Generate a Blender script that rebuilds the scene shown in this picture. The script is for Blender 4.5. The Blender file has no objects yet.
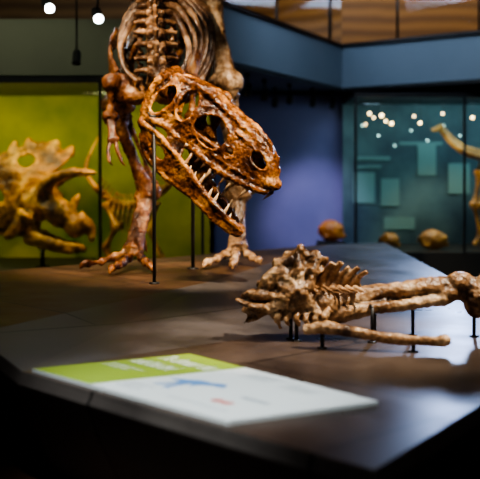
import bpy, bmesh, math, random
from mathutils import Vector, Matrix, Euler, noise
random.seed(4)
S = bpy.context.scene
COL = S.collection
try:
    S.view_settings.look = 'AgX - Medium High Contrast'
except Exception:
    pass

# ---------------------------------------------------------------- materials
def new_mat(name):
    m = bpy.data.materials.new(name); m.use_nodes = True
    nt = m.node_tree
    return m, nt, nt.nodes, nt.links, nt.nodes["Principled BSDF"]

def mat(name, c1, c2=None, scale=4, rough=.5, metal=0, bump=0, bscale=30, emis=None, estr=0, spec=.5, detail=6):
    m, nt, N, L, b = new_mat(name)
    b.inputs["Base Color"].default_value = (*c1, 1)
    b.inputs["Roughness"].default_value = rough
    b.inputs["Metallic"].default_value = metal
    b.inputs["Specular IOR Level"].default_value = spec
    tc = N.new("ShaderNodeTexCoord")
    if c2:
        n = N.new("ShaderNodeTexNoise"); n.inputs["Scale"].default_value = scale; n.inputs["Detail"].default_value = detail
        L.new(tc.outputs["Object"], n.inputs["Vector"])
        r = N.new("ShaderNodeValToRGB")
        r.color_ramp.elements[0].position = .35; r.color_ramp.elements[0].color = (*c1, 1)
        r.color_ramp.elements[1].position = .65; r.color_ramp.elements[1].color = (*c2, 1)
        L.new(n.outputs["Fac"], r.inputs["Fac"]); L.new(r.outputs["Color"], b.inputs["Base Color"])
    if bump:
        n2 = N.new("ShaderNodeTexNoise"); n2.inputs["Scale"].default_value = bscale; n2.inputs["Detail"].default_value = 5
        L.new(tc.outputs["Object"], n2.inputs["Vector"])
        bp = N.new("ShaderNodeBump"); bp.inputs["Strength"].default_value = bump; bp.inputs["Distance"].default_value = .02
        L.new(n2.outputs["Fac"], bp.inputs["Height"]); L.new(bp.outputs["Normal"], b.inputs["Normal"])
    if emis:
        b.inputs["Emission Color"].default_value = (*emis, 1); b.inputs["Emission Strength"].default_value = estr
    return m

def bone_mat(name, dark, mid, light, scale=5, rough=.38, bump=.6, bscale=45, pt=(.44, .56)):
    m, nt, N, L, b = new_mat(name)
    tc = N.new("ShaderNodeTexCoord")
    n = N.new("ShaderNodeTexNoise"); n.inputs["Scale"].default_value = scale; n.inputs["Detail"].default_value = 8
    n.inputs["Roughness"].default_value = .68
    L.new(tc.outputs["Object"], n.inputs["Vector"])
    r = N.new("ShaderNodeValToRGB"); e = r.color_ramp.elements
    e[0].position = .38; e[0].color = (*dark, 1); e[1].position = .66; e[1].color = (*light, 1)
    k = e.new(.51); k.color = (*mid, 1)
    L.new(n.outputs["Fac"], r.inputs["Fac"])
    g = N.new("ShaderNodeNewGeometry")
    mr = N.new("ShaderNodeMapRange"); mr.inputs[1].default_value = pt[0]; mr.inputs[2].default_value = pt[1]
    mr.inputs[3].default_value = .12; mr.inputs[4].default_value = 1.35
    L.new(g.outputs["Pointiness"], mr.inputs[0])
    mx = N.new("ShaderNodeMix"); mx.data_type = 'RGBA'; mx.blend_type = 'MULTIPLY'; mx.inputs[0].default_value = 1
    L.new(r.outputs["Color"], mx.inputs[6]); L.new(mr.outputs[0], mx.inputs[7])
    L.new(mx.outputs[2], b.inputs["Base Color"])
    b.inputs["Roughness"].default_value = rough
    n2 = N.new("ShaderNodeTexNoise"); n2.inputs["Scale"].default_value = bscale; n2.inputs["Detail"].default_value = 6
    L.new(tc.outputs["Object"], n2.inputs["Vector"])
    bp = N.new("ShaderNodeBump"); bp.inputs["Strength"].default_value = bump; bp.inputs["Distance"].default_value = .015
    L.new(n2.outputs["Fac"], bp.inputs["Height"]); L.new(bp.outputs["Normal"], b.inputs["Normal"])
    return m

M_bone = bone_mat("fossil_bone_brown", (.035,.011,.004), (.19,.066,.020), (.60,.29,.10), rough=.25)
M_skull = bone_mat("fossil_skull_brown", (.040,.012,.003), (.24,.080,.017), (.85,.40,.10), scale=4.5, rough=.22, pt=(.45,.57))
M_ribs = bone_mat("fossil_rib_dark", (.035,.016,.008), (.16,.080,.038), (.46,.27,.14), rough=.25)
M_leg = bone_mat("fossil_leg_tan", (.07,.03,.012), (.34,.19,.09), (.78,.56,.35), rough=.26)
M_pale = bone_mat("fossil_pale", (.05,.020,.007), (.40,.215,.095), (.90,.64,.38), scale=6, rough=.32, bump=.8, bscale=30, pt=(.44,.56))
M_tooth = mat("tooth_enamel", (.80,.60,.38), (.42,.22,.10), 12, .18)
M_black = mat("black_painted_steel", (.008,.008,.009), rough=.4)
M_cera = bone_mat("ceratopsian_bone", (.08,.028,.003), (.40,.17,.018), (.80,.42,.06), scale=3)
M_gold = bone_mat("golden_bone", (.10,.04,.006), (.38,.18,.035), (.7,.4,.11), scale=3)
M_amber = mat("amber_fossil", (.30,.07,.008), (.55,.19,.03), 3, .4, bump=.4)

# ---------------------------------------------------------------- mesh helpers
def obj_from_bm(bm, name, m, parent=None, smooth=True):
    me = bpy.data.meshes.new(name)
    bmesh.ops.recalc_face_normals(bm, faces=bm.faces)
    bm.to_mesh(me); bm.free()
    for p in me.polygons: p.use_smooth = smooth
    o = bpy.data.objects.new(name, me); COL.objects.link(o)
    if m: me.materials.append(m)
    if parent: o.parent = parent
    return o

def empty(name, loc=(0,0,0)):
    e = bpy.data.objects.new(name, None); COL.objects.link(e); e.location = loc; e.empty_display_size = .1
    return e

def organic(o, voxel=.015, smooth=3, disp=0, dscale=.1, tex='CLOUDS', d2=0, d2scale=.03):
    r = o.modifiers.new("r", 'REMESH'); r.mode = 'VOXEL'; r.voxel_size = voxel; r.use_smooth_shade = True
    if smooth:
        s = o.modifiers.new("s", 'SMOOTH'); s.iterations = smooth; s.factor = .5
    for i, (st, sc) in enumerate(((disp, dscale), (d2, d2scale))):
        if st:
            t = bpy.data.textures.new(o.name + "_t%d" % i, 'CLOUDS'); t.noise_scale = sc; t.noise_depth = 3
            d = o.modifiers.new("d%d" % i, 'DISPLACE'); d.texture = t; d.strength = st; d.mid_level = .5; d.texture_coords = 'LOCAL'

def tube(bm, pts, radii, seg=10, flat=(1, 1), up=None):
    pts = [Vector(p) for p in pts]
    if not hasattr(radii, '__len__'): radii = [radii] * len(pts)
    rings = []; n = len(pts)
    prev = None
    for i, p in enumerate(pts):
        t = (pts[min(i+1, n-1)] - pts[max(i-1, 0)]).normalized()
        u = Vector(up) if up else (prev if prev else (Vector((0,0,1)) if abs(t.z) < .9 else Vector((1,0,0))))
        a = (u - t * u.dot(t))
        if a.length < 1e-4: a = t.orthogonal()
        a.normalize(); bb = t.cross(a); prev = a
        rings.append([bm.verts.new(p + (a*math.cos(k*2*math.pi/seg)*flat[0] + bb*math.sin(k*2*math.pi/seg)*flat[1]) * radii[i]) for k in range(seg)])
    for i in range(n-1):
        for k in range(seg):
            bm.faces.new((rings[i][k], rings[i][(k+1) % seg], rings[i+1][(k+1) % seg], rings[i+1][k]))
    bm.faces.new(rings[0][::-1]); bm.faces.new(rings[-1])

def smoothpath(pts, n=6):
    P = [Vector(p) for p in pts]; out = []
    for i in range(len(P)-1):
        p0 = P[max(i-1, 0)]; p1 = P[i]; p2 = P[i+1]; p3 = P[min(i+2, len(P)-1)]
        for k in range(n):
            t = k/n
            out.append(.5*((2*p1) + (p2-p0)*t + (2*p0-5*p1+4*p2-p3)*t*t + (3*p1-p0-3*p2+p3)*t**3))
    out.append(P[-1]); return out

def lerp_list(vals, n):
    out = []
    for i in range(n):
        f = i*(len(vals)-1)/(n-1); k = min(int(f), len(vals)-2)
        out.append(vals[k]*(1-(f-k)) + vals[k+1]*(f-k))
    return out

def stube(bm, pts, radii, n=6, **kw):
    P = smoothpath(pts, n)
    R = lerp_list(radii, len(P)) if hasattr(radii, '__len__') else [radii]*len(P)
    tube(bm, P, R, **kw)

def blob(bm, c, r, rot=None, seg=14):
    if not hasattr(r, '__len__'): r = (r, r, r)
    M = Matrix.Translation(c) @ (Euler(rot).to_matrix().to_4x4() if rot else Matrix()) @ Matrix.Diagonal((*r, 1))
    bmesh.ops.create_uvsphere(bm, u_segments=seg, v_segments=seg//2+2, radius=1, matrix=M)

def longbone(bm, a, b, r, bend=(0,0,0)):
    a = Vector(a); b = Vector(b); m = (a+b)/2 + Vector(bend)
    stube(bm, [a, a.lerp(m, .5), m, m.lerp(b, .5), b], [1.45*r, 1.0*r, .72*r, .72*r, 1.0*r, 1.4*r], n=5, seg=14)
    d = (b-a).normalized()
    s = Vector((1, 0, 0)) - d*d.x; s.normalize()
    for e in (a, b):
        blob(bm, e + s*r*.75, r*1.15); blob(bm, e - s*r*.75, r*1.1)

def interp(x, xs, ys):
    if x <= xs[0]: return ys[0]
    for i in range(len(xs)-1):
        if x <= xs[i+1]:
            t = (x-xs[i])/(xs[i+1]-xs[i]); t = t*t*(3-2*t)*.4 + t*.6
            return ys[i] + (ys[i+1]-ys[i])*t
    return ys[-1]

def sheet(bm, nu, nv, f, mask, off):
    V = {}
    def vert(i, j, s):
        k = (i, j, s)
        if k not in V:
            u, v = i/nu, j/nv
            V[k] = bm.verts.new(f(u, v) + off(u, v)*s)
        return V[k]
    keep = {(i, j) for i in range(nu) for j in range(nv) if mask((i+.5)/nu, (j+.5)/nv)}
    for (i, j) in keep:
        for s in (-1, 1):
            q = [vert(i, j, s), vert(i+1, j, s), vert(i+1, j+1, s), vert(i, j+1, s)]
            bm.faces.new(q if s > 0 else q[::-1])
        for (di, dj, a, b) in ((-1, 0, (i, j), (i, j+1)), (1, 0, (i+1, j), (i+1, j+1)), (0, -1, (i, j), (i+1, j)), (0, 1, (i, j+1), (i+1, j+1))):
            if (i+di, j+dj) not in keep:
                bm.faces.new((vert(*a, -1), vert(*b, -1), vert(*b, 1), vert(*a, 1)))

def box(name, lo, hi, m, parent=None, bev=0):
    bm = bmesh.new()
    bmesh.ops.create_cube(bm, size=1, matrix=Matrix.Translation([(a+b)/2 for a, b in zip(lo, hi)]) @ Matrix.Diagonal((*[b-a for a, b in zip(lo, hi)], 1)))
    if bev: bmesh.ops.bevel(bm, geom=bm.edges[:], offset=bev, segments=2, affect='EDGES')
    return obj_from_bm(bm, name, m, parent, smooth=False)

def prism(name, poly, z0, z1, m, parent=None):
    bm = bmesh.new()
    a = [bm.verts.new((x, y, z0)) for x, y in poly]; b = [bm.verts.new((x, y, z1)) for x, y in poly]
    bm.faces.new(a[::-1]); bm.faces.new(b); n = len(poly)
    for i in range(n): bm.faces.new((a[i], a[(i+1) % n], b[(i+1) % n], b[i]))
    return obj_from_bm(bm, name, m, parent, smooth=False)

# ================================================================= TYRANNOSAUR
dino = empty("tyrannosaurus_skeleton", (-.5, 9.6, .68))
DINV = Matrix.Translation((.5, -9.6, -.68))
def dpar(o):
    o.parent = dino; o.matrix_parent_inverse = DINV
# ---- skull (local frame: x snout, z up)
TX = [0, .12, .3, .45, .62, .8, 1.0, 1.2, 1.33, 1.42, 1.47]
TZ = [.50, .60, .63, .64, .60, .57, .54, .49, .43, .33, .22]
BX = [0, .10, .22, .40, .58, .75, .95, 1.2, 1.4, 1.47]
BZ = [.16, .07, .13, .12, .09, .05, .03, .06, .10, .14]
WX = [0, .15, .35, .5, .7, 1.0, 1.25, 1.4, 1.47]
WY = [.27, .30, .29, .24, .17, .14, .125, .09, .035]
def sk_side(sgn):
    def f(u, v):
        x = 1.47*u; z0 = interp(x, BX, BZ); z1 = interp(x, TX, TZ)
        z = z0 + (z1-z0)*v
        y = interp(x, WX, WY)*(1 - .38*v**2.2) * (0.9 + .1*math.sin(v*3.1))
        return Vector((x, sgn*y, z))
    return f
HOLES = [(.165, .345, .095, .165, .25), (.405, .425, .088, .155, -.15), (.72, .325, .175, .145, .22), (.965, .25, .05, .055, 0), (1.25, .34, .10, .058, .33)]
def in_hole(x, z, g=1.0):
    for cx, cz, rx, rz, a in HOLES:
        dx, dz = x-cx, z-cz; c, s = math.cos(a), math.sin(a)
        X, Z = dx*c - dz*s, dx*s + dz*c
        if abs(X/rx*g)**2.4 + abs(Z/rz*g)**2.4 < 1: return True
    return False
bm = bmesh.new()
for sgn in (-1, 1):
    F = sk_side(sgn)
    sheet(bm, 120, 48, F, lambda u, v: not in_hole(F(u, v).x, F(u, v).z), lambda u, v: Vector((0, .014, .004)))
    for cx, cz, rx, rz, a in HOLES:
        pts = []
        for k in range(25):
            th = k*2*math.pi/24; X = rx*1.05*math.cos(th); Z = rz*1.05*math.sin(th)
            x = cx + X*math.cos(a) + Z*math.sin(a); z = cz - X*math.sin(a) + Z*math.cos(a)
            z0 = interp(x, BX, BZ); z1 = interp(x, TX, TZ)
            v = max(0, min(1, (z-z0)/(z1-z0)))
            pts.append(F(x/1.47, v) + Vector((0, sgn*.008, 0)))
        tube(bm, pts, .017, seg=8)
    stube(bm, [F(t, .04) for t in (.40, .55, .7, .85, .95, .99)], [.025, .035, .036, .036, .034, .03], seg=10)
    stube(bm, [F(t, .93)+Vector((0, 0, .012)) for t in (.12, .25, .33, .45, .6, .8)], [.03, .042, .05, .03, .028, .02], seg=10)
    stube(bm, [F(t, .80)+Vector((0, sgn*.012, 0)) for t in (.62, .72, .80)], [.014, .022, .014], seg=8)
    stube(bm, [F(t, .22)+Vector((0, sgn*.012, 0)) for t in (.55, .68, .82, .93)], [.012, .018, .016, .012], seg=8)
    blob(bm, F(.34, .97)+Vector((0, 0, .02)), (.07, .04, .045))
    stube(bm, [(.02, sgn*.26, .5), (.0, sgn*.27, .3), (.07, sgn*.25, .06)], [.04, .032, .05], seg=10)
    blob(bm, (.08, sgn*.25, .06), (.06, .05, .05))
    stube(bm, [(.1, sgn*.27, .11), (.3, sgn*.29, .14), (.5, sgn*.22, .11)], [.042, .035, .03])
    stube(bm, [(.1, sgn*.2, .1), (.45, sgn*.1, .2), (.9, sgn*.04, .2), (1.3, sgn*.03, .18)], [.03, .03, .025, .03])
    tube(bm, [(.45, sgn*.1, .2), (.62, sgn*.2, .14)], .03)
def roof(u, v):
    x = .02 + 1.44*u; s = 2*v-1
    w = interp(x, WX, WY)*.62
    return Vector((x, s*w, interp(x, TX, TZ) - .005 + .015*(1-s*s)))
def roofmask(u, v):
    x = .02+1.44*u; y = (2*v-1)*interp(x, WX, WY)*.62
    return not (((x-.16)/.075)**2 + ((abs(y)-.1)/.06)**2 < 1)
sheet(bm, 80, 20, roof, roofmask, lambda u, v: Vector((0, 0, .018)))
stube(bm, [(.75, 0, .585), (1.0, 0, .56), (1.25, 0, .50)], [.02, .03, .02])
for k in range(7):
    blob(bm, (.62+.09*k, .025*math.sin(k*2.4), interp(.62+.09*k, TX, TZ)+.012), (.03, .025, .018))
blob(bm, (.1, 0, .42), (.12, .11, .13)); blob(bm, (-.02, 0, .36), (.06, .06, .06))
stube(bm, [(.02, -.26, .5), (-.01, 0, .58), (.02, .26, .5)], [.045, .06, .045])
stube(bm, [(1.40, -.09, .2), (1.47, 0, .22), (1.40, .09, .2)], [.05, .055, .05])
blob(bm, (1.40, 0, .16), (.07, .08, .06))
SKM = Matrix.Translation((-.76, 8.37, 1.97)) @ Matrix.Rotation(math.radians(-29), 4, 'Z') @ Matrix.Rotation(math.radians(31), 4, 'Y') @ Matrix.Rotation(math.radians(-4), 4, 'X') @ Matrix.Scale(.86, 4)
def place(o, M):
    o.parent = dino; o.matrix_parent_inverse = DINV @ M      # vertices stay in the skull's own frame
skull = obj_from_bm(bm, "skull", M_skull); organic(skull, .011, 3, .03, .08, d2=.018, d2scale=.022)
place(skull, SKM)
JX = [0, .12, .3, .5, .8, 1.1, 1.25, 1.33]
JB = [.0, -.10, -.16, -.15, -.09, -.07, -.05, .0]
JT = [.05, .06, .10, .09, .045, .04, .05, .05]
JW = [.25, .27, .26, .22, .14, .09, .05, .015]
bm = bmesh.new()
for sgn in (-1, 1):
    def F(u, v, sgn=sgn):
        x = 1.33*u; z0 = interp(x, JX, JB); z1 = interp(x, JX, JT)
        return Vector((x, sgn*interp(x, JX, JW)*(.88+.12*v), z0+(z1-z0)*v))
    sheet(bm, 90, 20, F, lambda u, v: not (((F(u, v).x-.32)/.085)**2 + ((F(u, v).z+.025)/.045)**2 < 1), lambda u, v: Vector((0, .022, 0)))
    stube(bm, [F(t, .05) for t in (.05, .2, .4, .6, .8, .97)], [.03, .035, .035, .03, .03, .03])
    stube(bm, [F(t, .95) for t in (.05, .2, .4, .6, .8, .97)], [.035, .03, .028, .03, .03, .03])
    blob(bm, (.02, sgn*.25, .03), (.06, .05, .05))
blob(bm, (1.29, 0, .0), (.06, .05, .055))
JM = SKM @ Matrix.Translation((.06, 0, .02)) @ Matrix.Rotation(math.radians(16), 4, 'Y') @ Matrix.Scale(1.05, 4)
jaw = obj_from_bm(bm, "lower_jaw", M_skull); organic(jaw, .011, 3, .025, .09, d2=.014, d2scale=.022)
place(jaw, JM)
def teeth(name, M, fx, fz, fw, xs, up, L0):
    bm = bmesh.new()
    for sgn in (-1, 1):
        for i, x in enumerate(xs):
            L = L0*(.65+.45*math.sin(i*2.3+sgn))*(1 if i < len(xs)-2 else .7)
            y = sgn*interp(x, fx, fw)*.97; z = interp(x, fx if fz is JT else BX, fz)
            d = 1 if up else -1
            p = Vector((x, y, z - d*.02))
            tube(bm, [p, p+Vector((0, 0, d*L*.5)), p+Vector((-.012, -sgn*.006, d*L*.85)), p+Vector((-.026, -sgn*.012, d*(L+.02)))], [.019, .017, .010, .002], seg=8, flat=(1, .7))
    o = obj_from_bm(bm, name, M_tooth); place(o, M); return o
teeth("upper_teeth", SKM, WX, BZ, WY, [.58+.078*i for i in range(12)], False, .13)
teeth("lower_teeth", JM, JX, JT, JW, [.50+.068*i for i in range(12)], True, .10)
# ---- vertebral column
def vertebra(bm, p, d, s, spine=1.0):
    d = Vector(d).normalized(); up = Vector((0, 0, 1)); up = (up - d*up.dot(d))
    if up.length < .2: up = Vector((0, -1, 0)) - d*(-d.y)
    up.normalize(); side = d.cross(up)
    p = Vector(p)
    tube(bm, [p-d*s*.55, p-d*s*.4, p, p+d*s*.4, p+d*s*.55], [s*.5, s*.55, s*.38, s*.55, s*.5], seg=12)
    tube(bm, [p+up*s*.3, p+up*s*(.9*spine+.3)-d*s*.15, p+up*s*(1.5*spine+.3)-d*s*.3], [s*.28, s*.22, s*.26], flat=(.5, 1.1), up=side)
    for q in (-1, 1):
        tube(bm, [p+up*s*.25, p+side*q*s*.6+up*s*.35-d*s*.1, p+side*q*s*1.05+up*s*.15-d*s*.25], [s*.24, s*.15, s*.12])
        tube(bm, [p+side*q*s*.25+up*s*.45, p+side*q*s*.35+up*s*.6+d*s*.55], [s*.2, s*.14])
NP = [(-.80, 10.9, 3.35), (-.82, 10.2, 3.3), (-.80, 9.6, 3.2), (-.78, 9.2, 3.02), (-.75, 8.88, 2.78), (-.72, 8.62, 2.5), (-.70, 8.42, 2.30)]
path = smoothpath(NP, 12)
def resample(path, step):
    out = [path[0]]; acc = 0
    for a, b in zip(path, path[1:]):
        l = (b-a).length; acc += l
        if acc >= step: out.append(b); acc = 0
    return out
col = resample(path, .16)
bm = bmesh.new()
for i in range(len(col)):
    a = col[max(i-1, 0)]; b = col[min(i+1, len(col)-1)]
    vertebra(bm, col[i], b-a, .18, 1.0 if col[i].y > 9.2 else .6)
    if col[i].y < 9.2:
        for s in (-1, 1):
            stube(bm, [col[i]+Vector((s*.13, 0, 0)), col[i]+Vector((s*.17, .08, -.06)), col[i]+Vector((s*.16, .22, -.10))], [.03, .022, .008], n=3, seg=8)
o = obj_from_bm(bm, "neck_and_back_vertebrae", M_ribs); organic(o, .014, 1, .02, .06); dpar(o)
bm = bmesh.new()
tp = resample(smoothpath([(-.80, 10.9, 3.4), (-1.1, 11.2, 3.65), (-1.9, 11.3, 3.9), (-3.0, 11.2, 4.05), (-4.4, 10.9, 4.1)], 14), .17)
for i in range(len(tp)):
    vertebra(bm, tp[i], tp[min(i+1, len(tp)-1)]-tp[max(i-1, 0)], .15*(1-.6*i/len(tp)), .9)
o = obj_from_bm(bm, "tail_vertebrae", M_ribs); organic(o, .018, 1); dpar(o)
bm = bmesh.new()
for i in range(9):
    y = 9.10 + i*.17
    k = min(range(len(path)), key=lambda q: abs(path[q].y-y)); c = path[k] + Vector((.022*i, 0, 0))
    w = .31 + .14*math.sin(min(1, i/6)*1.57); h = .56 + .32*math.sin(min(1, i/6)*1.57) - (.35*(i-6)/3 if i > 6 else 0)
    for s in (-1, 1):
        stube(bm, [path[k]+Vector((0, 0, .03)), c+Vector((s*.16, .02, .06)), c+Vector((s*w*.85, .0, -.12)), c+Vector((s*w, -.05, -h*.5)), c+Vector((s*w*.8, -.15, -h*.85)), c+Vector((s*w*.45, -.2, -h*1.03))],
              [.038, .030, .026, .023, .021, .016], n=5, seg=8, flat=(1.2, .8))
for i in range(7):
    y = 9.2+i*.16; z = 2.28+.02*i
    stube(bm, [(-1.12, y+.1, z+.12), (-.96, y, z), (-.78, y-.06, z-.05), (-.60, y, z), (-.43, y+.1, z+.12)], [.01, .015, .018, .015, .01], n=4, seg=6)
o = obj_from_bm(bm, "rib_cage", M_ribs); organic(o, .010, 1, .012, .05); dpar(o)
bm = bmesh.new()
for s in (-1, 1):
    stube(bm, [(-.72+s*.16, 11.1, 3.5), (-.72+s*.2, 10.7, 3.62), (-.72+s*.2, 10.35, 3.5)], [.1, .2, .12], flat=(1, .25), up=(0, 0, 1))
    stube(bm, [(-.72+s*.2, 10.6, 3.35), (-.72+s*.12, 10.5, 2.95), (-.72, 10.3, 2.6)], [.09, .05, .06])
    stube(bm, [(-.72+s*.2, 10.7, 3.35), (-.72+s*.1, 11.0, 3.0), (-.72, 11.2, 2.75)], [.08, .04, .04])
blob(bm, (-.72, 10.15, 2.58), (.06, .28, .06))
o = obj_from_bm(bm, "pelvis", M_bone); organic(o, .018, 2, .02, .1); dpar(o)
bm = bmesh.new()
for s in (-1, 1):
    cx = -.80
    P = lambda x, y, z: (cx+s*x, y, z)
    stube(bm, [P(.40, 9.8, 2.9), P(.43, 9.55, 2.78), P(.40, 9.3, 2.6), P(.33, 9.12, 2.42)], [.10, .065, .07, .12], flat=(1, .35), up=(0, 0, 1))
    blob(bm, P(.27, 9.06, 2.33), (.15, .07, .14)); blob(bm, P(.14, 9.02, 2.27), (.13, .06, .09)); blob(bm, P(.36, 9.02, 2.38), .09)
    longbone(bm, P(.36, 9.0, 2.36), P(.37, 9.02, 2.08), .042)
    longbone(bm, P(.385, 9.02, 2.06), P(.345, 8.9, 1.86), .024); longbone(bm, P(.35, 9.02, 2.06), P(.31, 8.9, 1.87), .02)
    for q in (-.02, .03):
        stube(bm, [P(.325+q, 8.9, 1.85), P(.32+q*1.6, 8.86, 1.77), P(.30+q*2, 8.84, 1.71)], [.024, .016, .02], seg=8)
        stube(bm, [P(.30+q*2, 8.84, 1.71), P(.285+q*2.2, 8.82, 1.665), P(.25+q*2.2, 8.83, 1.63)], [.02, .016, .003], seg=8)
o = obj_from_bm(bm, "shoulders_and_arms", M_bone); organic(o, .010, 2, .018, .07, d2=.008, d2scale=.02); dpar(o)
def leg(name, hip, knee, ank, mt, tips, rF, m):
    bm = bmesh.new()
    hip, knee, ank, mt = map(Vector, (hip, knee, ank, mt))
    longbone(bm, hip, knee, rF, (.0, -.05, 0))
    blob(bm, knee+Vector((0, -.07, 0)), (rF*1.1, rF*.8, rF*1.3))
    longbone(bm, knee+Vector((-.02, 0, -.10)), ank, rF*.82, (0, -.02, 0))
    longbone(bm, knee+Vector((.09, .06, -.12)), ank+Vector((.05, .05, .1)), rF*.3)
    blob(bm, ank, (rF*1.25, rF, rF*.9))
    for i, t in enumerate(tips):
        t = Vector(t); dirx = (t-mt); dirx.z = 0; dn = dirx.normalized()
        r = .048 if i != 1 else .055
        top = ank + dn*.03 + Vector((dn.x*.04, 0, -.06)); bot = mt + dn*.08
        stube(bm, [top, top.lerp(bot, .3), top.lerp(bot, .7), bot], [r*1.15, r*.85, r*.8, r*1.35], n=5)
        L = (t-bot); n = 3 + (i == 1)
        prev = bot
        for k in range(n):
            e = bot + L*((k+1)/(n+.6)); e.z = .68+.055+.03*(n-k)/n*1.2
            if k < 1: e.z += .02
            stube(bm, [prev, prev.lerp(e, .25), prev.lerp(e, .6), e], [.052-.004*k, .036-.004*k, .034-.004*k, .048-.004*k], n=3)
            prev = e
        tip = Vector((t.x, t.y, .695))
        stube(bm, [prev, prev.lerp(tip, .5)+Vector((0, 0, .02)), tip], [.042, .03, .006], n=4)
    bk = mt + Vector((.06, .12, .05))
    stube(bm, [mt+Vector((.02, .03, .2)), bk+Vector((0, 0, .05)), bk+Vector((.04, 0, -.09))], [.03, .03, .01])
    o = obj_from_bm(bm, name, m); organic(o, .013, 2, .03, .12, d2=.012, d2scale=.03); dpar(o)
leg("right_leg", (-1.0, 10.45, 3.3), (-1.17, 9.55, 2.22), (-.90, 9.75, 1.36), (-.98, 9.36, .84), [(-1.45, 9.02, 0), (-1.12, 8.60, 0), (-.76, 8.76, 0)], .09, M_bone)
leg("left_leg", (-.30, 10.45, 3.62), (-.14, 9.8, 2.45), (-.03, 10.0, 1.34), (-.03, 9.7, .84), [(-.34, 9.15, 0), (-.07, 8.95, 0), (.20, 9.42, 0)], .095, M_leg)

def rod(name, x, y, z0, z1, r, m=M_black, foot=True):
    bm = bmesh.new(); tube(bm, [(x, y, z0), (x, y, z1)], r, seg=14)
    if foot: tube(bm, [(x, y, z0), (x, y, z0+.012)], r*3, seg=20)
    tube(bm, [(x-.05, y, z1+.03), (x-.03, y, z1), (x+.03, y, z1), (x+.05, y, z1+.03)], r*.7, seg=8)
    return obj_from_bm(bm, name, m)
rod("steel_support_rod", -.69, 8.05, .68, 2.03, .014)
rod("steel_support_rod", -.435, 9.25, .68, 2.35, .018)

# ================================================================= PLATFORM
def plate_mat(name, ca, cb, r0, r1, joints=True):
    m, nt, N, L, b = new_mat(name)
    tc = N.new("ShaderNodeTexCoord")
    n1 = N.new("ShaderNodeTexNoise"); n1.inputs["Scale"].default_value = 1.6; n1.inputs["Detail"].default_value = 9; n1.inputs["Roughness"].default_value = .62
    L.new(tc.outputs["Object"], n1.inputs["Vector"])
    cr = N.new("ShaderNodeValToRGB"); cr.color_ramp.elements[0].position = .38; cr.color_ramp.elements[1].position = .66
    cr.color_ramp.elements[0].color = (*ca, 1); cr.color_ramp.elements[1].color = (*cb, 1)
    L.new(n1.outputs["Fac"], cr.inputs["Fac"])
    mp = N.new("ShaderNodeMapping"); mp.inputs["Rotation"].default_value = (0, 0, math.radians(-43)); mp.inputs["Location"].default_value = (.35, .3, 0)
    L.new(tc.outputs["Object"], mp.inputs["Vector"])
    br = N.new("ShaderNodeTexBrick"); br.inputs["Scale"].default_value = 1; br.inputs["Mortar Size"].default_value = .009
    br.inputs["Brick Width"].default_value = 2.6; br.inputs["Row Height"].default_value = 1.35
    br.inputs["Color1"].default_value = (1, 1, 1, 1); br.inputs["Color2"].default_value = (.7, .7, .7, 1); br.inputs["Mortar"].default_value = (.04, .04, .04, 1)
    L.new(mp.outputs[0], br.inputs["Vector"])
    mx = N.new("ShaderNodeMix"); mx.data_type = 'RGBA'; mx.blend_type = 'MULTIPLY'; mx.inputs[0].default_value = 1
    L.new(cr.outputs[0], mx.inputs[6]); L.new(br.outputs["Color"], mx.inputs[7]); L.new(mx.outputs[2], b.inputs["Base Color"])
    rr = N.new("ShaderNodeMapRange"); rr.inputs[1].default_value = .3; rr.inputs[2].default_value = .7; rr.inputs[3].default_value = r0; rr.inputs[4].default_value = r1
    L.new(n1.outputs["Fac"], rr.inputs[0]); L.new(rr.outputs[0], b.inputs["Roughness"])
    return m
M_plat = plate_mat("blackened_steel", (.034, .022, .016), (.11, .075, .055), .24, .46)
M_deck = plate_mat("warm_lit_steel_deck", (.045, .022, .009), (.13, .064, .026), .36, .56)  # brown tint puts the warm light on the deck into its colour
M_facet = plate_mat("sheen_steel_facet", (.055, .046, .042), (.15, .128, .12), .28, .46)  # lighter grey puts the reflected sheen into the steel colour
M_side = plate_mat("dark_steel_side", (.055, .045, .040), (.10, .083, .072), .4, .6)
bm = bmesh.new()
pt = dict(A=(-1.5, 5.6, .68), B=(-.207, 8.29, .68), C=(1.1, 12.3, .68), C2=(1.83, 12.6, .68), H=(1.95, 9.2, .6), F=(.35, 6.2, .6), E=(-1.08, 4.95, .6),
          L1=(-3.5, 6.4, .68), L2=(-4.2, 7.1, .68), J=(.446, 3.32, .6), K=(1.25, 4.6, .6), K2=(3.2, 6.4, .6), R=(3.6, 8.4, .6))
V = {k: bm.verts.new(v) for k, v in pt.items()}
for f, mi in (("A B C L2 L1", 1), ("E F B A", 2), ("F H C B", 2), ("H C2 C", 2), ("E J K F", 0), ("F K K2 R H", 0)):
    bm.faces.new([V[k] for k in f.split()]).material_index = mi
ring = "E J K K2 R H C2 C L2 L1 A".split()
cen = Vector((.2, 7.5, 0)); low = {}; mid = {}
for k in ring:
    p = Vector(pt[k]); d = (cen-p); d.z = 0; d.normalize()
    q = p - d*.03; q.z -= .06; mid[k] = bm.verts.new(q)
    low[k] = bm.verts.new((p.x+d.x*.28, p.y+d.y*.28, 0.002))
for i, k in enumerate(ring):
    j = ring[(i+1) % len(ring)]
    bm.faces.new((V[k], V[j], mid[j], mid[k])).material_index = 3; bm.faces.new((mid[k], mid[j], low[j], low[k])).material_index = 3
bm.faces.new([low[k] for k in ring][::-1])
plat = obj_from_bm(bm, "display_platform", M_plat, smooth=False)
for mm in (M_deck, M_facet, M_side): plat.data.materials.append(mm)
bv = plat.modifiers.new("b", 'BEVEL'); bv.width = .006; bv.segments = 2

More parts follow.
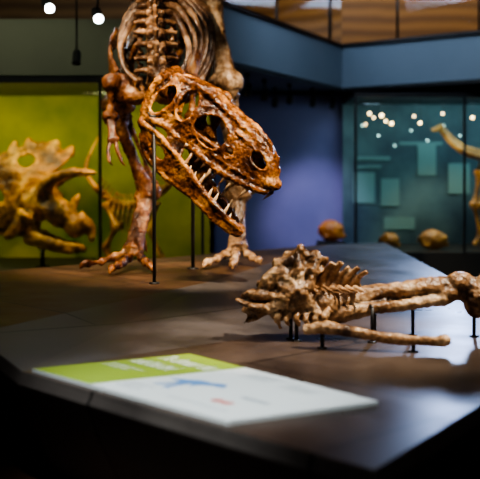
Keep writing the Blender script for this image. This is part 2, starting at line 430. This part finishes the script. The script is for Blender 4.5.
# ================================================================= INFORMATION PANEL
panel = empty("information_panel", (-.2, 4.6, .61))
c1, c2, c3, c4 = Vector((-1.025, 4.93, 0)), Vector((-.267, 5.33, 0)), Vector((.585, 4.24, 0)), Vector((-.046, 3.90, 0))
ZT = .618
def Q(u, v, z=ZT):
    p = c1*(1-u)*(1-v) + c4*u*(1-v) + c3*u*v + c2*(1-u)*v
    return Vector((p.x, p.y, z))
def ppar(o):
    o.parent = panel; o.matrix_parent_inverse = Matrix.Translation((.2, -4.6, -.61))
M_green = mat("panel_green_print", (.34, .48, .045), (.36, .50, .05), 3, .35)
M_white = mat("panel_white_print", (.84, .88, .86), (.82, .86, .84), 3, .4)
M_ink = mat("grey_ink", (.42, .47, .50), rough=.5); M_wink = mat("white_ink", (.95, 1, .85), rough=.5)
M_blue = mat("blue_ink", (.14, .32, .62), rough=.5); M_red = mat("red_ink", (.75, .14, .10), rough=.5)
def slab(name, u0, u1, v0, v1, z0, z1, m):
    bm = bmesh.new()
    a = [bm.verts.new(Q(u, v, z0)) for u, v in ((u0, v0), (u1, v0), (u1, v1), (u0, v1))]
    b = [bm.verts.new(Q(u, v, z1)) for u, v in ((u0, v0), (u1, v0), (u1, v1), (u0, v1))]
    bm.faces.new(a[::-1]); bm.faces.new(b)
    for i in range(4): bm.faces.new((a[i], a[(i+1) % 4], b[(i+1) % 4], b[i]))
    o = obj_from_bm(bm, name, m, smooth=False); ppar(o)
slab("board_core", 0, 1, 0, 1, .601, ZT, M_white)
slab("green_field", 0.002, .345, .003, .997, ZT, ZT+.0008, M_green)
def flat_poly(name, polys, m, z=ZT+.0014):
    bm = bmesh.new()
    for P in polys:
        bm.faces.new([bm.verts.new(Q(u, v, z)) for u, v in P])
    o = obj_from_bm(bm, name, m, smooth=False); ppar(o)
def text(name, s, u0, v0, w, h, m, bold=0):
    cu = bpy.data.curves.new(name, 'FONT'); cu.body = s; cu.offset = bold
    t = bpy.data.objects.new("tmp", cu); COL.objects.link(t)
    dg = bpy.context.evaluated_depsgraph_get(); me = bpy.data.meshes.new_from_object(t.evaluated_get(dg))
    bpy.data.objects.remove(t)
    xs = [v.co.x for v in me.vertices]; ys = [v.co.y for v in me.vertices]
    x0, x1, y0, y1 = min(xs), max(xs), min(ys), max(ys)
    for v in me.vertices:
        v.co = Q(u0+w*(v.co.x-x0)/(x1-x0), v0+h*(v.co.y-y0)/(y1-y0), ZT+.0016)
    me.name = name; me.materials.clear(); me.materials.append(m)
    o = bpy.data.objects.new(name, me); COL.objects.link(o); ppar(o)
text("title_text", "The dinosaur that\nruled the land", .02, .56, .31, .32, M_wink, .012)
text("subtitle_text", "Look closely at the bones\nof this great hunter", .03, .38, .20, .10, M_wink, .01)
for i in range(2):
    text("body_text_%d" % i, "The skull, neck and legs were found\nlying together in the rock where\nthe animal had died long ago and\nits bones slowly turned to stone.", .46+.22*i, .80-.02*i, .16, .13, M_ink)
text("caption_text", "length twelve metres\nweight six tonnes\nteeth as long as hands", .385, .10, .12, .13, M_ink)
sil = [(0, .5), (.12, .52), (.28, .60), (.42, .72), (.55, .74), (.66, .72), (.74, .80), (.86, .82), (.97, .72), (1, .64), (.9, .62), (.82, .62), (.74, .56), (.68, .46), (.70, .34), (.66, .34), (.62, .46), (.55, .44), (.56, .25), (.60, .08), (.68, .03), (.5, .03), (.48, .22), (.44, .38), (.40, .24), (.36, .05), (.28, .05), (.32, .3), (.34, .46), (.2, .46)]
flat_poly("blue_dinosaur_print", [[(.37+.24*x, .26+.40*y) for x, y in sil]], M_blue)
flat_poly("red_marks_print", [[(.76+.022*math.cos(a)+dx, .28+.035*math.sin(a)) for a in [k*math.pi/5 for k in range(10)]] for dx in (0, .045)], M_red)
flat_poly("scale_rule_print", [[(.62, .14), (.9, .14), (.9, .15), (.62, .15)], [(.76, .42), (.88, .42), (.88, .46), (.76, .46)]], M_ink)

# ================================================================= FOREGROUND FOSSIL
fos = empty("fossil_bone_specimen", (.7, 5.9, .6))
def fpar(o):
    o.parent = fos; o.matrix_parent_inverse = Matrix.Translation((-.7, -5.9, -.6))
bm = bmesh.new()
OX, OY, OZ = .34, 5.90, .83
def fan(u, v):
    a = math.radians(48 + 162*u)
    R = .255 + .045*math.cos((u-.16)*math.pi*2) + .15*max(0, (u-.55))**.8 + .010*math.sin(u*31) + .012*math.sin(u*57+1)
    r = .03 + (R-.03)*v
    y = OY - .06 + .14*v*v + .016*math.sin(u*38+v*2)*v + .02*math.sin(v*17+u*5)
    return Vector((OX + math.cos(a)*r, y, OZ + math.sin(a)*r*(1.03 if u < .6 else .85)))
sheet(bm, 110, 26, fan, lambda u, v: True, lambda u, v: Vector((.003, .026-.006*v, .003)))
for i in range(6):
    u = .06 + i*.165
    stube(bm, [fan(u, .1)+Vector((0, -.03, 0)), fan(u, .4)+Vector((0, -.026, 0)), fan(u+.03, .75)+Vector((0, -.014, 0)), fan(u+.03, .93)], [.036, .028, .024, .018], n=4, seg=8)
blob(bm, (.38, 5.90, .80), (.12, .09, .09), (0, .3, 0)); blob(bm, (.29, 5.88, .80), (.10, .08, .08)); blob(bm, (.47, 5.92, .84), (.10, .08, .06))
blob(bm, (.32, 5.83, .87), (.09, .045, .07)); blob(bm, (.24, 5.86, .76), (.07, .05, .05)); blob(bm, (.20, 5.90, .95), (.11, .045, .055), (0, -.6, 0)); blob(bm, (.11, 5.89, .86), (.11, .045, .04))
blob(bm, (.29, 5.93, 1.02), (.07, .04, .08), (0, .4, 0))
stube(bm, [(.22, 5.85, .78), (.08, 5.84, .80), (-.03, 5.86, .84)], [.045, .035, .014], n=5, flat=(.6, 1.2))
for i in range(6):
    x = .22+.055*i
    stube(bm, [(x+.03, 5.86, .79), (x-.005, 5.80, .735), (x+.02, 5.83, .675+.006*i)], [.026, .018, .010])
o = obj_from_bm(bm, "vertebra_block", M_pale); organic(o, .0065, 2, .035, .08, d2=.014, d2scale=.03); fpar(o)
bm = bmesh.new()
for i in range(7):
    x = .40 + i*.046
    q = Vector((x, 5.97, .90)); e = Vector((x+.052+.005*i, 5.95+.01*math.sin(i*2), 1.085-.015*i+.010*math.sin(i*2.7)))
    stube(bm, [q, q.lerp(e, .5)+Vector((-.012, 0, .01)), e], [.024, .018, .015], n=4, seg=8, flat=(1.5, .7), up=(1, .3, .2))
    q2 = Vector((x, 5.93, .90)); e2 = q2+Vector((.055, -.09, -.015)); tube(bm, [q2, q2.lerp(e2, .5), e2], [.018, .012, .008])
stube(bm, [(.33, 6.0, .91), (.5, 5.99, .905), (.72, 5.98, .89)], [.055, .045, .022])
o = obj_from_bm(bm, "neural_spines", M_pale); organic(o, .0065, 2, .012, .06); fpar(o)
bm = bmesh.new()
stube(bm, [(.40, 5.92, .80), (.52, 5.95, .80), (.72, 5.98, .835), (.95, 6.0, .87), (1.2, 6.02, .885), (1.38, 6.03, .88)], [.085, .078, .062, .058, .068, .075], seg=16)
stube(bm, [(.42, 5.88, .74), (.6, 5.88, .745), (.8, 5.91, .78), (1.0, 5.93, .80), (1.25, 5.98, .83)], [.055, .042, .036, .033, .04], seg=12)
blob(bm, (.50, 5.9, .78), (.09, .08, .10)); blob(bm, (1.33, 6.02, .91), (.11, .08, .075)); blob(bm, (1.42, 6.0, .83), (.09, .1, .12)); blob(bm, (1.50, 6.0, .91), (.10, .09, .08))
blob(bm, (1.55, 6.0, .76), (.09, .09, .1)); blob(bm, (1.25, 6.0, .86), (.08, .07, .06))
stube(bm, [(1.5, 6.0, .84), (1.8, 6.05, .86), (2.1, 6.1, .84)], [.08, .06, .1], seg=14)
o = obj_from_bm(bm, "long_bone", M_pale); organic(o, .009, 2, .035, .12, d2=.005, d2scale=.03); fpar(o)
bm = bmesh.new()
stube(bm, [(.36, 5.62, .70), (.48, 5.58, .715), (.62, 5.54, .70), (.8, 5.5, .675), (1.0, 5.47, .662), (1.10, 5.45, .665)], [.030, .036, .030, .030, .027, .030], seg=14)
blob(bm, (1.11, 5.45, .666), (.045, .034, .034)); blob(bm, (.5, 5.58, .72), (.07, .04, .035))
o = obj_from_bm(bm, "rib_bone", M_pale); organic(o, .007, 2, .018, .08, d2=.004, d2scale=.02); fpar(o)
bm = bmesh.new()
for x, y, z in ((.33, 5.83, .76), (.30, 5.9, .8), (.765, 5.78, .80), (.80, 5.95, .82), (1.04, 6.02, .85), (1.40, 5.98, .84), (.95, 5.48, .65), (.46, 5.59, .70), (1.9, 6.07, .84)):
    tube(bm, [(x, y, .6), (x, y, z)], .011, seg=10); tube(bm, [(x, y, .6), (x, y, .607)], .028, seg=16)
tube(bm, [(.765, 5.78, .80), (.77, 5.95, .80)], .009)
o = obj_from_bm(bm, "steel_pegs", M_black); fpar(o)

# ================================================================= ROOM
M_floor = mat("dark_reddish_floor", (.045, .020, .012), (.07, .032, .018), 2, .35)
M_dwall = mat("dark_wall_paint", (.02, .024, .028), rough=.8)
M_ceil = mat("dark_ceiling", (.02, .022, .022), rough=.9)
box("floor", (-9, -4, -.1), (9, 20, 0), M_floor)
box("ceiling", (-9, -4, 5.6), (9, 20, 5.7), M_ceil)
box("wall_left", (-9.1, -4, 0), (-9, 20, 5.6), M_dwall)
box("wall_right", (9, -4, 0), (9.1, 20, 5.6), M_dwall)
m, nt, N, L, b = new_mat("warm_wood_slats")
tc = N.new("ShaderNodeTexCoord"); w = N.new("ShaderNodeTexWave"); w.wave_type = 'BANDS'; w.bands_direction = 'Z'; w.inputs["Scale"].default_value = 1.2; w.inputs["Distortion"].default_value = 1.5; w.inputs["Detail"].default_value = 2
L.new(tc.outputs["Object"], w.inputs["Vector"])
cr = N.new("ShaderNodeValToRGB"); cr.color_ramp.elements[0].color = (.13, .06, .02, 1); cr.color_ramp.elements[1].color = (.26, .135, .045, 1)
L.new(w.outputs[0], cr.inputs[0]); L.new(cr.outputs[0], b.inputs["Base Color"]); b.inputs["Roughness"].default_value = .5
box("wall_back", (-9, 19, 0), (9, 19.1, 5.6), m)
M_fascia = mat("blue_grey_fascia", (.12, .165, .21), (.135, .18, .225), 1.5, .55)
M_olive = mat("olive_grey_bulkhead", (.115, .12, .085), (.13, .135, .095), 1.5, .7)
prism("mezzanine_slab", [(-.25, 11.75), (1.63, 16), (3.46, 14.4), (8.9, 9.7), (8.9, 18.9), (-.25, 18.9)], 2.9, 3.55, M_fascia)
prism("trim_1", [(-.29, 11.70), (1.63, 15.93), (3.44, 14.33), (8.9, 9.6), (8.9, 9.75), (3.5, 14.48), (1.63, 16.1), (-.2, 11.8)], 3.55, 3.60, M_black)
prism("trim_2", [(-.27, 11.72), (1.63, 15.96), (3.45, 14.36), (8.9, 9.65), (8.9, 9.75), (3.5, 14.48), (1.63, 16.1), (-.2, 11.8)], 2.84, 2.90, M_black)
prism("left_bulkhead", [(-8.9, 12.1), (-.30, 12.1), (-.30, 18.9), (-8.9, 18.9)], 2.74, 3.42, M_olive)
M_bluew = mat("violet_blue_mural_wall", (.09, .10, .25), (.18, .18, .38), .7, .6)
box("wall_mural", (-.42, 16.6, 0), (1.72, 16.7, 2.84), M_bluew)
m, nt, N, L, b = new_mat("clear_glass_sheet")
N.remove(b); out = N["Material Output"]
tr = N.new("ShaderNodeBsdfTransparent"); tr.inputs[0].default_value = (.90, .95, .94, 1)
gl = N.new("ShaderNodeBsdfGlossy"); gl.inputs["Roughness"].default_value = .03; gl.inputs[0].default_value = (.9, .95, 1, 1)
fr = N.new("ShaderNodeFresnel"); fr.inputs[0].default_value = 1.45
ms = N.new("ShaderNodeMixShader"); L.new(fr.outputs[0], ms.inputs[0]); L.new(tr.outputs[0], ms.inputs[1]); L.new(gl.outputs[0], ms.inputs[2]); L.new(ms.outputs[0], out.inputs[0])
M_glass = m
bal = empty("glass_balustrade", (1.63, 16, 3.6))
def bpar(o):
    o.parent = bal; o.matrix_parent_inverse = Matrix.Translation((-1.63, -16, -3.6))
def quad(name, p, m, t=.01):
    bm = bmesh.new(); bm.faces.new([bm.verts.new(q) for q in p]); o = obj_from_bm(bm, name, m, smooth=False)
    return o
for i, (a, c) in enumerate((((-.2, 11.8), (1.63, 16.05)), ((1.63, 16.05), (3.46, 14.45)), ((3.46, 14.45), (8.9, 9.75)))):
    bpar(quad("pane_%d" % i, [(*a, 3.6), (*c, 3.6), (*c, 4.6), (*a, 4.6)], M_glass))
bm = bmesh.new()
for x, y in ((-.2, 11.8), (1.4, 15.5), (2.42, 15.37), (3.46, 14.45), (5, 13.1)):
    tube(bm, [(x, y, 3.6), (x, y, 4.62)], .022, seg=8)
tube(bm, [(-.2, 11.8, 4.62), (1.63, 16.05, 4.62), (3.46, 14.45, 4.62), (8.9, 9.75, 4.62)], .03, seg=8)
bpar(obj_from_bm(bm, "posts_and_handrail", M_black))

# ---- display cases
M_cgreen = mat("case_backdrop_olive_green", (.12, .18, .014), (.46, .42, .035), .8, .7)
M_cteal = mat("case_backdrop_teal", (.012, .035, .055), (.09, .17, .18), 1.0, .6)
M_cbase = mat("case_plinth", (.02, .02, .018), rough=.5)
def case(x0, x1, y0, y1, z0, z1, back, mull, shelves=()):
    e = empty("glass_display_case", ((x0+x1)/2, y0, 0))
    inv = Matrix.Translation((-(x0+x1)/2, -y0, 0))
    ob = [box("plinth", (x0, y0, 0), (x1, y1, z0), M_cbase), box("back_panel", (x0, y1-.05, z0), (x1, y1, z1), back),
          box("lid", (x0, y0-.03, z1), (x1, y1, z1+.07), M_black),
          quad("front_glass", [(x0, y0, z0), (x1, y0, z0), (x1, y0, z1), (x0, y0, z1)], M_glass)]
    bm = bmesh.new()
    for x in mull: bmesh.ops.create_cube(bm, size=1, matrix=Matrix.Translation((x, y0, (z0+z1)/2)) @ Matrix.Diagonal((.035, .04, z1-z0, 1)))
    ob.append(obj_from_bm(bm, "mullions", M_black, smooth=False))
    for o in ob: o.parent = e; o.matrix_parent_inverse = inv
    return e, inv
case(-6.5, -.42, 11.8, 13.9, .38, 2.62, M_cgreen, (-6.48, -3.3, -1.65, -.44))
rc, rinv = case(1.68, 6.5, 14.7, 16.4, .38, 2.66, M_cteal, (1.70, 3.30, 5.0))

# ---- ceratopsian skull in the left case
bm = bmesh.new()
C = Vector((-2.52, 12.6, 1.17))
def cp(x, y, z): return C + Vector((x, y, z))*1.08
def frill(u, v):
    a = math.radians(50 + 185*u); r = .12+.56*v + (.03*math.sin(u*math.pi*18) if v > .9 else 0)
    return cp(-.08+math.cos(a)*r, .12+.18*v*v, .10+math.sin(a)*r*.92)
def fmask(u, v):
    return not (((u-.3)/.07)**2+((v-.60)/.15)**2 < 1 or ((u-.72)/.07)**2+((v-.60)/.15)**2 < 1)
sheet(bm, 60, 22, frill, fmask, lambda u, v: Vector((0, .035, 0)))
for k in range(13):
    f = frill((k+.5)/13, 1.0); blob(bm, f, .055)
blob(bm, cp(.02, -.02, .02), (.28, .25, .24)); blob(bm, cp(.24, -.12, -.10), (.26, .19, .18), (0, .5, 0)); blob(bm, cp(.44, -.2, -.24), (.17, .12, .15), (0, .6, 0))
stube(bm, [cp(.46, -.2, -.16), cp(.62, -.22, -.28), cp(.64, -.22, -.44)], [.11, .08, .015])
for s in (-1, 1):
    stube(bm, [cp(.06, -.05+s*.16, .16), cp(.24, -.12+s*.2, .30), cp(.46, -.2+s*.22, .36), cp(.70, -.25+s*.22, .36)], [.10, .075, .05, .012])
    stube(bm, [cp(-.1, -.05+s*.2, -.1), cp(-.22, s*.26, -.28), cp(-.34, s*.26, -.38)], [.11, .09, .05])
    stube(bm, [cp(-.12, s*.2, -.36), cp(.12, -.08+s*.17, -.44), cp(.38, -.2+s*.08, -.50), cp(.56, -.22, -.50)], [.10, .09, .08, .04], flat=(1, .6))
    tube(bm, [cp(-.08, s*.2, -.1), cp(-.10, s*.2, -.38)], .07)
    pts = [cp(.10+.09*math.cos(t), -.22 if s < 0 else .22, .05+.1*math.sin(t)) for t in [k*math.pi/8 for k in range(17)]]
    tube(bm, pts, .04)
stube(bm, [cp(.38, -.2, -.08), cp(.46, -.22, .06), cp(.50, -.23, .14)], [.07, .04, .01])
o = obj_from_bm(bm, "ceratopsian_skull", M_cera); organic(o, .022, 2, .06, .12)
rod("skull_stand", -2.5, 12.65, .38, .60, .03)

# ---- small dinosaur skeleton in the left case
bm = bmesh.new()
sp = smoothpath([(-1.85, 12.9, 1.35), (-1.6, 12.9, 1.15), (-1.3, 12.9, 1.15), (-1.0, 12.9, 1.30), (-.8, 12.9, 1.55)], 10)
for i, p in enumerate(sp):
    if i % 2 == 0: vertebra(bm, p, sp[min(i+1, len(sp)-1)]-sp[max(i-1, 0)], .075, 1.2)
for i in range(8):
    c = Vector((-1.62+.065*i, 12.9, 1.14))
    for s in (-1, 1): stube(bm, [c, c+Vector((0, s*.12, -.06)), c+Vector((-.03, s*.14, -.24)), c+Vector((-.02, s*.06, -.36))], [.02, .016, .014, .01], n=3, seg=6)
for s in (-1, 1):
    longbone(bm, (-1.72, 12.9+s*.1, 1.15), (-1.58, 12.85+s*.14, .88), .035); longbone(bm, (-1.58, 12.85+s*.14, .86), (-1.74, 12.9+s*.14, .60), .028)
    stube(bm, [(-1.74, 12.9+s*.14, .6), (-1.66, 12.9+s*.14, .46), (-1.54, 12.86+s*.16, .40)], [.03, .025, .02])
    longbone(bm, (-1.08, 12.9+s*.1, 1.16), (-1.15, 12.88+s*.13, .82), .03); longbone(bm, (-1.15, 12.88+s*.13, .8), (-1.02, 12.88+s*.13, .48), .024)
    stube(bm, [(-1.02, 12.88+s*.13, .48), (-.94, 12.86+s*.13, .40)], [.03, .02])
blob(bm, (-.70, 12.88, 1.60), (.16, .07, .08), (0, .3, 0)); blob(bm, (-.56, 12.88, 1.54), (.09, .045, .04), (0, .3, 0))
stube(bm, [(-.78, 12.88, 1.52), (-.6, 12.88, 1.47), (-.5, 12.88, 1.47)], [.04, .03, .015])
stube(bm, [(-1.85, 12.9, 1.35), (-2.0, 12.95, 1.6), (-1.9, 13.0, 1.9), (-1.8, 13.05, 2.1)], [.04, .03, .02, .01])
o = obj_from_bm(bm, "small_dinosaur_skeleton", M_cera); organic(o, .014, 1)

# ---- right case contents: long necked skeleton
bm = bmesh.new()
XO = .16
sp = smoothpath([(2.95+XO, 15.5, 2.20), (3.12+XO, 15.5, 2.00), (3.35+XO, 15.5, 1.84), (3.7+XO, 15.5, 1.74), (4.1+XO, 15.5, 1.65), (4.7+XO, 15.5, 1.6)], 8)
for i, p in enumerate(sp):
    vertebra(bm, p, sp[min(i+1, len(sp)-1)]-sp[max(i-1, 0)], .05+.0015*i, .9)
for i in range(9):
    c = Vector((3.6+XO+.1*i, 15.5, 1.74-.01*i))
    for s in (-1, 1): stube(bm, [c, c+Vector((0, s*.22, -.1)), c+Vector((-.03, s*.26, -.45)), c+Vector((-.05, s*.1, -.68))], [.03, .026, .022, .015], n=3, seg=6)
for s in (-1, 1):
    longbone(bm, (3.6+XO, 15.5+s*.2, 1.55), (3.52+XO, 15.4+s*.25, 1.05), .05); longbone(bm, (3.52+XO, 15.4+s*.25, 1.02), (3.62+XO, 15.45+s*.25, .55), .04)
    stube(bm, [(3.62+XO, 15.45+s*.25, .55), (3.5+XO, 15.4+s*.25, .42)], [.05, .04])
blob(bm, (2.91+XO, 15.48, 2.24), (.10, .045, .045), (0, -.5, 0)); stube(bm, [(2.90+XO, 15.48, 2.23), (2.80+XO, 15.48, 2.21)], [.04, .02])
o = obj_from_bm(bm, "long_necked_dinosaur_skeleton", M_gold); organic(o, .014, 1)
def dome_fossil(name, c, r, m):
    bm = bmesh.new()
    blob(bm, (c[0], c[1], c[2]+r[2]*.95), r)
    for k in range(9):
        a = k*.7; blob(bm, (c[0]+r[0]*.8*math.cos(a), c[1]+r[1]*.7*math.sin(a), c[2]+r[2]*(.5+.35*(k % 3))), (r[0]*.35, r[1]*.35, r[2]*.3))
    o = obj_from_bm(bm, name, m); organic(o, .02, 2, .04, .1)
box("display_plinth", (1.20, 15.35, 0), (1.62, 15.8, .48), M_cbase)
dome_fossil("fossil_nodule", (1.42, 15.55, .485), (.20, .16, .17), M_amber)
dome_fossil("fossil_nodule", (2.28, 15.3, .385), (.16, .13, .13), M_gold)
dome_fossil("fossil_nodule", (2.95, 15.3, .385), (.22, .15, .15), M_gold)
M_lab = mat("pale_graphic", (.13, .25, .24), rough=.6)
g = empty("wall_graphic_panels", (2.6, 16.3, 1.5))
for i, (x, z, w, h) in enumerate(((1.85, 1.05, .35, .5), (2.3, 1.0, .3, .45), (1.9, 1.75, .55, .06), (1.9, 1.62, .4, .04), (2.9, 1.5, .3, .5), (3.4, 1.2, .35, .5), (2.6, 2.0, .7, .05), (2.35, .62, .5, .2))):
    o = box("graphic_%d" % i, (x, 16.32, z), (x+w, 16.345, z+h), M_lab); o.parent = g; o.matrix_parent_inverse = Matrix.Translation((-2.6, -16.3, -1.5))

# ---- lamps, then glass reflection dots
M_lens = mat("lamp_lens", (1, 1, 1), emis=(.85, .95, 1), estr=45)
M_dotw = mat("warm_reflection_dot", (1, 1, 1), emis=(1, .62, .22), estr=16)  # glow for warm reflections in the case glass
M_dotg = mat("cool_reflection_dot", (1, 1, 1), emis=(.6, 1, .9), estr=7)  # glow for cool reflections in the case glass
def spot_fixture(loc, aim, top, lens, L=.16, r=.05):
    e = empty("track_spotlight", loc); loc = Vector(loc); d = (Vector(aim)-loc).normalized()
    bm = bmesh.new()
    tube(bm, [-d*L, -d*L*.8, d*.0, d*.01], [r*.6, r, r, r*1.08], seg=16)
    tube(bm, [-d*L*.5, Vector((0, 0, top-loc.z))], .012, seg=8)
    tube(bm, [Vector((0, 0, top-loc.z-.05)), Vector((0, 0, top-loc.z))], .035, seg=12)
    obj_from_bm(bm, "housing", M_black, e)
    bm = bmesh.new(); tube(bm, [d*.012, d*.016], r*.85, seg=16); obj_from_bm(bm, "lens", lens, e)
spot_fixture((-2.02, 10.6, 3.31), (-1.3, 8.6, 2.4), 3.66, M_lens, .30, .055)
spot_fixture((-1.50, 10.6, 3.20), (-1.0, 8.6, 2.2), 3.56, M_lens, .30, .055)
bm = bmesh.new(); tube(bm, [(-3.4, 10.6, 3.95), (-1.2, 10.6, 3.5)], .035, seg=8)
for x, z in ((-3.2, 3.9), (-1.3, 3.52)): tube(bm, [(x, 10.6, z), (x, 10.6, 5.6)], .012, seg=8)
obj_from_bm(bm, "lighting_track", M_black)
spot_fixture((-1.9, 11.6, 2.84), (-1.9, 11.3, 2.2), 5.6, M_black)
for x, y in ((.35, 14.4), (.75, 15.2), (.55, 15.9), (1.15, 15.9), (1.5, 16.3), (.1, 13.5)):
    spot_fixture((x, y, 2.62), (x-.2, y+1.2, 1.2), 2.9, M_black, r=.045)
def reflection_dots(pts, m):  # glowing beads stand in for glass reflections, hung on added wires
    e = empty("case_reflection_dots", (2.4, 15.1, 2.66)); inv = Matrix.Translation((-2.4, -15.1, -2.66))
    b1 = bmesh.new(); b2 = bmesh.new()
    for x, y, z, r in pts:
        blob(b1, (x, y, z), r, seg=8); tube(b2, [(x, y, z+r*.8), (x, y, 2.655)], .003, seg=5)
    for o in (obj_from_bm(b1, "dots", m), obj_from_bm(b2, "dot_wires", M_black)):
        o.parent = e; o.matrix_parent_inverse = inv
reflection_dots([(1.95, 15.05, 2.44, .018), (2.02, 15.1, 2.38, .014), (2.13, 15.05, 2.41, .024), (2.20, 15.1, 2.33, .016), (2.28, 15.05, 2.29, .022), (1.90, 15.1, 2.28, .013), (2.62, 15.05, 2.40, .013), (2.72, 15.1, 2.30, .017), (3.05, 15.05, 2.44, .014), (3.5, 15.05, 2.38, .02)], M_dotw)
reflection_dots([(1.95+.26*k, 15.95, 2.30-.16*((k*7) % 5)/2, .011) for k in range(7)], M_dotg)

# ================================================================= LIGHTS
def light(kind, name, loc, aim, power, color, size=.3, angle=40, blend=.6):
    l = bpy.data.lights.new(name, kind); l.energy = power; l.color = color
    if kind == 'SPOT': l.spot_size = math.radians(angle); l.spot_blend = blend; l.shadow_soft_size = size
    if kind == 'AREA': l.shape = 'RECTANGLE'; l.size = size; l.size_y = angle
    o = bpy.data.objects.new(name, l); COL.objects.link(o); o.location = loc
    o.rotation_euler = (Vector(aim)-Vector(loc)).to_track_quat('-Z', 'Y').to_euler()
    return o
W = (1, .80, .56); W2 = (1, .86, .68)
light('SPOT', "skull_key_light", (1.5, 5.2, 5.2), (-.2, 8.0, 1.85), 2700, W, .05, 24)
light('SPOT', "skull_top_light", (-1.6, 7.0, 5.4), (-.6, 8.5, 2.2), 1000, W, .05, 34)
light('SPOT', "rib_light", (-2.4, 6.0, 4.8), (-.85, 9.3, 3.0), 1100, W, .05, 20)
light('SPOT', "fossil_key_light", (2.9, 5.6, 5.2), (.7, 5.9, .8), 2000, W2, .05, 28)
light('SPOT', "fossil_left_light", (-1.2, 5.0, 5.2), (.4, 5.9, .9), 380, W2, .06, 24)
light('SPOT', "feet_light_left", (-2.6, 6.8, 5.2), (-1.0, 9.2, .9), 800, W, .08, 26)
light('SPOT', "leg_light_right", (1.6, 7.2, 5.2), (-.1, 9.7, 1.6), 1100, W2, .08, 28)
light('SPOT', "panel_light", (-.9, 2.2, 5.2), (-.2, 4.5, .6), 1500, (.88, .96, 1), .12, 25, .9)
light('AREA', "gallery_fill_light", (0, 5, 5.5), (0, 7, 0), 75, (.9, .85, .8), 6, 5)
light('AREA', "left_case_light", (-3.3, 12.0, 2.58), (-3.2, 13.4, .9), 85, (1, .93, .45), 5.2, .25)
light('SPOT', "ceratopsian_light", (-1.6, 11.9, 2.55), (-2.4, 12.6, 1.1), 130, (1, .70, .32), .05, 60)
light('AREA', "right_case_light", (4.0, 15.0, 2.62), (3.9, 16.0, .8), 62, (.6, .9, 1), 4.4, .25)
light('SPOT', "right_case_warm_light", (2.6, 14.8, 2.6), (3.2, 15.4, .9), 100, (1, .62, .25), .05, 80)
light('SPOT', "mural_light", (.9, 14.2, 2.8), (1.3, 16.6, .7), 330, (.80, .72, 1), .1, 42, .9)
light('AREA', "beam_wash_light", (1.5, 12.0, 5.3), (2.6, 15.3, 3.1), 160, (.66, .80, 1), 3, 1)
light('AREA', "upper_floor_light", (3.0, 17.2, 5.4), (3.0, 19, 4.0), 70, (1, .7, .4), 7, .5)
light('SPOT', "platform_blue_sheen_light", (3.0, 14.0, 2.8), (1.2, 10.5, .6), 380, (.45, .6, 1), .2, 60)  # added blue lamp standing in for the blue wall's reflection on the platform
light('AREA', "bulkhead_wash_light", (-3.5, 10.0, 4.6), (-3.3, 12.1, 3.0), 50, (.95, 1, .75), 4, .5)
w = bpy.data.worlds.new("dim_gallery"); S.world = w; w.use_nodes = True
w.node_tree.nodes["Background"].inputs[0].default_value = (.35, .42, .5, 1); w.node_tree.nodes["Background"].inputs[1].default_value = .16

# ================================================================= CAMERA
cd = bpy.data.cameras.new("camera"); cam = bpy.data.objects.new("camera", cd); COL.objects.link(cam)
cam.location = (0, 0, 1.6); cam.rotation_euler = (math.radians(90), 0, 0)
cd.sensor_width = 36; cd.lens = 75; cd.shift_y = -.146; cd.clip_start = .05
cd.dof.use_dof = True; cd.dof.focus_distance = 7.0; cd.dof.aperture_fstop = 1.3
S.camera = cam
